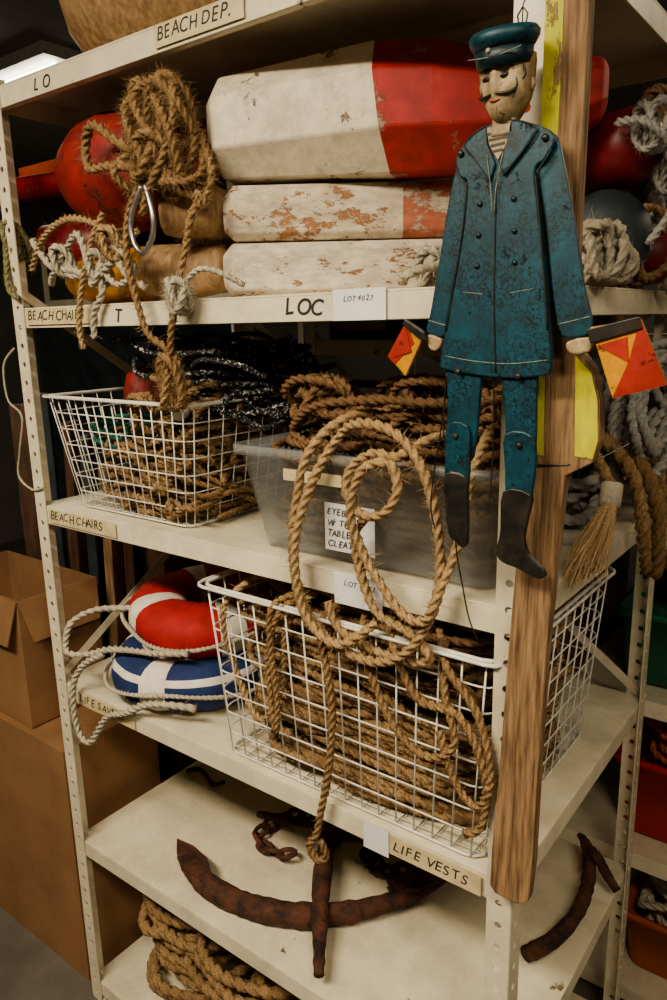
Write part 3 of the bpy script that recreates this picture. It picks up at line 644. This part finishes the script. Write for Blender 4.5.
knot(rp,(-.93,-.01,2.02),.032,.008,4,5,60); knot(rp,(-.665,-.035,1.955),.024,.0075,6,5,500,ax=(1.2,1,1.2)); knot(rp,(-1.05,-.005,2.04),.03,.008,4,6,60)
rp.add([(-.66,-.03,1.97),(-.62,-.02,2.0),(-.58,.0,1.99),(-.55,.02,1.97)],.006,fuzz=60)
rp.make("tangled_white_rope",'whiterope')
rp=Rope(19); knot(rp,(-1.27,.02,2.10),.04,.008,4,5,60); rp.add([(-1.27,0,2.10),(-1.25,-.02,2.0),(-1.22,-.015,1.97)],.008); rp.make("olive_rope",rope_mat("olive",(.32,.30,.16),(.14,.13,.06),(.2,.18,.09)))
g=group("red_float",(0,0,0)); lathe("float",[(0,.02),(.01,.04),(.05,.05),(.1,.045),(.12,.02)],['redball'],g,(-1.06,.18,1.69),(.1,.1,1))
g=group("wooden_bowl",(-.93,.30,2.416)); lathe("bowl",[(0,.12),(.01,.16),(.05,.23),(.10,.265),(.16,.28),(.165,.27),(.12,.25)],['woodl'],g,(0,0,0),(0,0,1),40)
# ---------------------------------------------------------------- board
g=group("painted_wooden_board",(0,0,0))
zl=[1.018,1.03,1.10,1.25,1.45,1.60,1.70,1.72,1.75,1.80,1.84,1.87,2.0,2.1,2.25,2.5]
xl=[-.012,-.022,-.020,-.012,-.004,.004,.012,.016,.012,.010,.008,.008,.012,.014,.014,.014]
xr=[.030,.042,.047,.048,.052,.060,.066,.100,.108,.106,.095,.070,.066,.066,.066,.066]
V=[];F=[];fm=[]
for z,a,b in zip(zl,xl,xr):
    yy=-.018
    V+=[(a,yy-.022,z),(b,yy-.022,z),(b,yy,z),(a,yy,z)]
for i in range(len(zl)-1):
    for k in range(4): F.append((i*4+k,i*4+(k+1)%4,i*4+4+(k+1)%4,i*4+4+k)); fm.append(0)
F+=[(3,2,1,0),tuple((len(zl)-1)*4+k for k in range(4))]; fm+=[0,0]
bevel(obj("board",V,F,['wood'],g,False,fm),.003,2)
M['yel2']=paint("chartreuse_paint",(.60,.56,.035),(.40,.25,.12),.425,20,.6,(.48,.46,.05),stretch=(2,1,.6))
plate([(.0145,1.90),(.030,1.92),(.036,2.06),(.037,2.2),(.036,2.5),(.0145,2.5)],-.0412,-.039,"yellow_stripe",'yel2',g,0)
plate([(.015,1.725),(.036,1.725),(.032,1.88),(.011,1.86)],-.0412,-.039,"yellow_patch",'yel2',g,0)
plate([(.078,1.728),(.101,1.726),(.106,1.75),(.103,1.80),(.093,1.835),(.072,1.855)],-.0412,-.039,"yellow_patch",'yel2',g,0)
q=Mesh(); q.tube([(-.005,-.042,1.717),(.03,-.043,1.712),(.07,-.041,1.716),(.075,-.018,1.716),(.02,.0,1.715),(-.005,-.018,1.716)],.0012,5,closed=True)
q.tube([(.07,-.041,1.716),(.10,-.02,1.722),(.12,.05,1.735)],.001,5); q.make("binding_wire",'black',g)
# ---------------------------------------------------------------- sailor puppet
SP=group("wooden_sailor_jumping_jack",(0,0,0))
def S(U,V):
    z=np.interp(V,[0,40,120,165,330,370,475,575,680],[2.27,2.222,2.135,2.091,1.888,1.838,1.696,1.572,1.44])
    xc=np.interp(V,[40,160,330,475,560],[-.024,-.0225,-.020,-.0085,-.0046]); k=np.interp(V,[40,160,330,475,560],[.00126,.0013,.00136,.00145,.00146])
    return (float(xc+(U-500)*k),float(z))
Y0=-.083
def pl(name,pts,y,th,mat,bw=.002,sm=0):
    P=[S(*p) for p in pts]
    if sm:
        C=catmull([(a,b,0) for a,b in P],True,sm)[:-1]; P=[(c[0],c[1]) for c in C]
    return plate(P,y,y+th,name,mat,SP,bw)
pl("thigh",[(450,355),(482,355),(481,400),(476,440),(470,462),(452,462),(446,440),(447,400)],Y0+.006,.008,'teal',.002,3)
pl("shin",[(449,425),(470,425),(472,450),(470,480),(468,485),(447,485),(446,455)],Y0+.0,.007,'teal',.002,3)
pl("boot",[(446,475),(468,475),(470,500),(470,530),(469,552),(463,558),(456,552),(449,545),(446,510)],Y0-.003,.009,'black',.003,3)
pl("thigh",[(506,355),(537,355),(537,400),(535,440),(533,465),(510,465),(507,440),(506,400)],Y0+.006,.008,'teal',.002,3)
pl("shin",[(508,430),(534,430),(536,460),(532,490),(531,498),(509,498),(507,465)],Y0+.0,.007,'teal',.002,3)
pl("boot",[(506,487),(532,487),(530,510),(526,535),(530,552),(543,565),(546,573),(538,577),(520,570),(505,566),(499,556),(503,530)],Y0-.003,.009,'black',.003,3)
pl("arm",[(462,152),(474,160),(470,200),(458,260),(447,320),(443,336),(424,331),(428,310),(438,250),(448,190),(455,165)],Y0+.008,.008,'teal',.002,3)
pl("arm",[(536,140),(553,146),(560,170),(572,230),(582,290),(590,330),(570,338),(560,330),(553,290),(546,230),(538,180)],Y0+.008,.008,'teal',.002,3)
pl("hand",[(425,333),(441,338),(440,346),(434,351),(427,348)],Y0+.006,.010,'face',.003,2)
pl("hand",[(566,342),(587,337),(589,347),(584,352),(570,353)],Y0+.006,.010,'face',.003,2)
pl("jacket",[(492,124),(478,130),(462,145),(457,160),(462,176),(470,185),(466,230),(458,280),(449,325),(442,362),(446,370),(480,375),(515,377),(545,374),(553,368),(553,330),(549,280),(543,230),(537,182),(546,172),(555,156),(550,142),(532,130),(515,123)],Y0,.012,'teal',.004,4)
pl("collar",[(490,126),(477,133),(468,146),(480,165),(495,185),(500,170),(492,148)],Y0-.004,.005,'teal',.0015)
pl("collar",[(514,124),(528,129),(540,140),(528,160),(508,182),(503,168),(511,148)],Y0-.004,.005,'teal',.0015)
pl("striped_shirt",[(490,128),(514,126),(511,148),(502,166),(493,148)],Y0-.002,.003,'face',0)
for v in (134,141,148,155): pl("shirt_stripe",[(491+(v-134)*.25,v),(513-(v-134)*.3,v-1),(513-(v-134)*.3,v+2),(491+(v-134)*.25,v+3)],Y0-.0026,.001,'black',0)
def line(name,pts,y,r,mat):
    q=Mesh(); C=catmull([(*S(*p),0) for p in pts],False,6); q.tube([(c[0],y,c[1]) for c in C],r,5); q.make(name,mat,SP,True)
line("placket_seam",[(500,185),(500,240),(500,300),(501,372)],Y0-.0005,.0010,'black')
line("hem_stitch",[(448,356),(480,361),(515,363),(550,359)],Y0-.0002,.0006,'stitch')
for a_,b_ in (([(490,126),(477,133),(468,146),(480,165),(495,185)],0),([(514,124),(528,129),(540,140),(528,160),(508,182)],0)): line("collar_edge",a_,Y0-.004,.0009,'black')
line("cuff_stitch",[(426,318),(446,324)],Y0+.0078,.0006,'stitch'); line("cuff_stitch",[(559,325),(588,318)],Y0+.0078,.0006,'stitch')
line("sleeve_seam",[(470,186),(466,230),(458,280),(450,330)],Y0-.0004,.0012,'black'); line("sleeve_seam",[(538,184),(543,230),(548,280),(552,330)],Y0-.0004,.0012,'black')
line("shoulder_seam",[(470,186),(462,178),(458,168)],Y0-.0004,.0010,'black'); line("shoulder_seam",[(538,184),(546,174),(553,164)],Y0-.0004,.0010,'black')
line("pocket_seam",[(468,290),(488,293)],Y0-.0002,.0005,'stitch'); line("pocket_seam",[(515,293),(538,290)],Y0-.0002,.0005,'stitch')
def disc(name,U,V,r,y,mat):
    x,z=S(U,V); q=Mesh(); q.tube([(x,y,z),(x,y-.0015,z),(x,y-.003,z)],[r,r,r*.6],14); q.make(name,mat,SP,True)
for (u,v) in ((484,205),(518,204),(483,235),(519,234),(482,265),(520,264)): disc("button",u,v,.0034,Y0,'teald')
for (u,v) in ((463,152),(547,150),(458,436),(462,372),(522,440),(523,375)): disc("pivot_pin",u,v,.0042,Y0-.001,'black')
line("lanyard",[(492,160),(496,190),(498,215)],Y0-.005,.0006,'stitch'); line("lanyard",[(508,160),(502,190),(500,215)],Y0-.005,.0006,'stitch')
def head():
    rows=[(128,6,.004),(123,9,.012),(117,13,.019),(110,17,.023),(102,21,.025),(94,23,.026),(88,24,.027),(80,24.5,.027),(74,25,.027),(66,25.5,.027),(58,25,.026)]
    V=[];F=[];n=21
    for v,hw,dp in rows:
        for k in range(n):
            a=math.pi*k/(n-1); u=508-math.cos(a)*hw; x,z=S(u,v); dep=dp*math.sin(a)**.7
            du=(u-504)
            if 74<=v<=96 and abs(du)<4.5: dep+=.010*(v-70)/25*(1-abs(du)/4.5)
            if 77<=v<=90 and 5<abs(du)<13: dep-=.004
            if 86<=v<=100 and 10<abs(du)<18: dep+=.002
            if 115<=v<=124 and abs(du)<8: dep+=.004
            V.append((x,Y0+.004-dep,z))
    N=len(rows)
    for i in range(N-1):
        for k in range(n-1): F.append((i*n+k,i*n+k+1,(i+1)*n+k+1,(i+1)*n+k))
    b=len(V)
    for i,(v,hw,dp) in enumerate(rows):
        for s_ in (-1,1):
            x,z=S(508+s_*hw,v); V.append((x,Y0+.014,z))
    for i in range(N-1):
        F.append((i*n,(i+1)*n,b+2*(i+1),b+2*i)); F.append(((i+1)*n+n-1,i*n+n-1,b+2*i+1,b+2*(i+1)+1)); F.append((b+2*i,b+2*(i+1),b+2*(i+1)+1,b+2*i+1))
    F.append(tuple(range(n))+(b+1,b)); F.append(tuple((N-1)*n+k for k in range(n))+(b+2*N-1,b+2*N-2))
    return fixn(obj("head",V,F,'face',SP,True))
head()
pl("neck",[(496,118),(518,118),(518,140),(494,140)],Y0-.004,.012,'face',.003)
def headline(name,pts,r,mat,off=.0):
    q=Mesh(); P=[]
    for (u,v) in pts:
        x,z=S(u,v); hw=24; s_=max(0,1-((u-508)/hw)**2); dp=np.interp(v,[66,90,102,110,117,123],[.027,.0265,.025,.023,.021,.015]); P.append((x,Y0+.004-dp*s_**.36-.001-off,z))
    C=catmull(P,False,5); n=len(C); rl=[r*(.35+.65*math.sin(math.pi*(i+.5)/n)) for i in range(n)]; q.tube(C,rl,7); q.make(name,mat,SP,True)
headline("moustache",[(487,98),(489,101),(495,101),(501,99)],.0020,'black',.001); headline("moustache",[(506,99),(512,100),(519,100),(524,97),(525,93)],.0020,'black',.001)
headline("mouth",[(499,105),(504,106),(510,105)],.0012,'flagred',-.0005)
headline("eyebrow",[(489,77),(494,74),(499,76)],.0011,'black'); headline("eyebrow",[(510,76),(516,73),(522,76)],.0011,'black')
headline("eye",[(490,83),(495,82),(499,83)],.0022,'black',-.0022); headline("eye",[(510,83),(515,82),(520,83)],.0022,'black',-.0022)
headline("cheek_line",[(488,90),(490,95),(489,100)],.0009,'black',-.0003); headline("cheek_line",[(524,86),(525,94),(521,106)],.0009,'black',-.0003)
headline("ear",[(532,84),(534,90),(532,96)],.003,'face')
headline("sideburn",[(529,74),(530,82),(529,88)],.002,'black')
def ringz(v,hw,dp,n=20,cy=0): 
    out=[]
    for k in range(n):
        a=2*math.pi*k/n; x,z=S(508+hw*math.cos(a),v); out.append((x,Y0-.006+cy+dp*math.sin(a),z+dp*math.sin(a)*.15))
    return out
loft([ringz(71,25,.025),ringz(64,26.5,.028),ringz(52,28,.030)],"cap_band",'teald',SP,True)
loft([ringz(53,29,.031),ringz(46,32.5,.036),ringz(40,33,.037),ringz(36,30,.033),ringz(34,20,.02)],"cap_crown",'teal',SP,True)
line("cap_stitch",[(482,64),(508,66),(534,62)],Y0-.033,.0005,'stitch')
disc("cap_badge",503,60,.003,Y0-.034,'stitch')
q=Mesh(); x,z=S(522,30); q.tube([(x,-.08,z),(x-.002,-.075,z+.02),(x+.004,-.06,z+.05),(x+.0,-.04,z+.12)],.0008,5); q.tube([(x-.004,-.08,z-.004),(x-.006,-.08,z+.008),(x,-.08,z+.016),(x+.006,-.08,z+.008),(x+.004,-.08,z-.004)],.0012,5)
q.make("hanging_string",'black',SP)
pl("flag_left_red",[(404,318),(381,357),(390,366),(413,343)],Y0,.005,'flagred',.0008); pl("flag_left_yellow",[(412,323),(404,318),(390,366),(402,378),(424,334)],Y0+.001,.005,'flagyel',.0008)
pl("flag_panel",[(404,326),(410,352),(389,358)],Y0-.001,.002,'flagred',0)
pl("flag_pole",[(403,316),(426,331),(428,340),(420,338),(400,322)],Y0-.003,.008,'black',.001)
pl("flag_right_yellow",[(590,328),(632,321),(650,379),(606,392)],Y0+.001,.005,'flagyel',.0008)
pl("flag_right_red",[(632,321),(650,379),(621,360)],Y0-.0005,.003,'flagred',0)
pl("flag_right_red",[(606,392),(650,379),(621,360)],Y0-.0008,.003,'flagred',0)
pl("flag_panel",[(596,345),(621,337),(621,360)],Y0-.0005,.003,'flagred',0)
pl("flag_pole",[(588,330),(631,319),(634,330),(590,343)],Y0-.003,.008,'black',.001)
q=Mesh()
def cord(pts,y): 
    C=catmull([(S(*p)[0],y,S(*p)[1]) for p in pts],False,6); q.tube(C,.0011,5)
cord([(455,340),(445,380),(437,430),(428,480),(424,520),(428,545)],Y0+.014); cord([(452,480),(455,560),(462,600),(470,640),(480,665)],Y0+.004); cord([(495,375),(492,450),(488,500)],Y0+.012); cord([(446,372),(441,430),(447,480)],Y0+.01)
q.make("pull_cord",'black',SP,True)
# ---------------------------------------------------------------- background odds and ends
for i,(a,b,c) in enumerate([((-1.72,.36,.0),(-1.66,.38,1.62),'darkwood'),((-1.62,.36,.0),(-1.60,.38,1.58),'dark'),((-1.54,.36,.0),(-1.50,.38,1.50),'wood'),((-1.82,.36,.0),(-1.84,.38,1.7),'dark'),((-1.92,.36,.0),(-1.95,.38,1.66),'darkwood'),((-1.44,.36,0),(-1.42,.38,1.44),'darkwood')]):
    plank("wooden_slat",a,b,.03,.07,c)
rp=Rope(20); rp.add([(-1.27,-.012,1.86),(-1.31,-.02,1.82),(-1.31,-.02,1.74),(-1.275,-.01,1.70),(-1.30,-.01,1.62),(-1.32,-.01,1.55),(-1.27,-.008,1.52),(-1.22,-.01,1.53)],.003,fuzz=0); rp.make("white_cord",'whiterope')
print("ok")
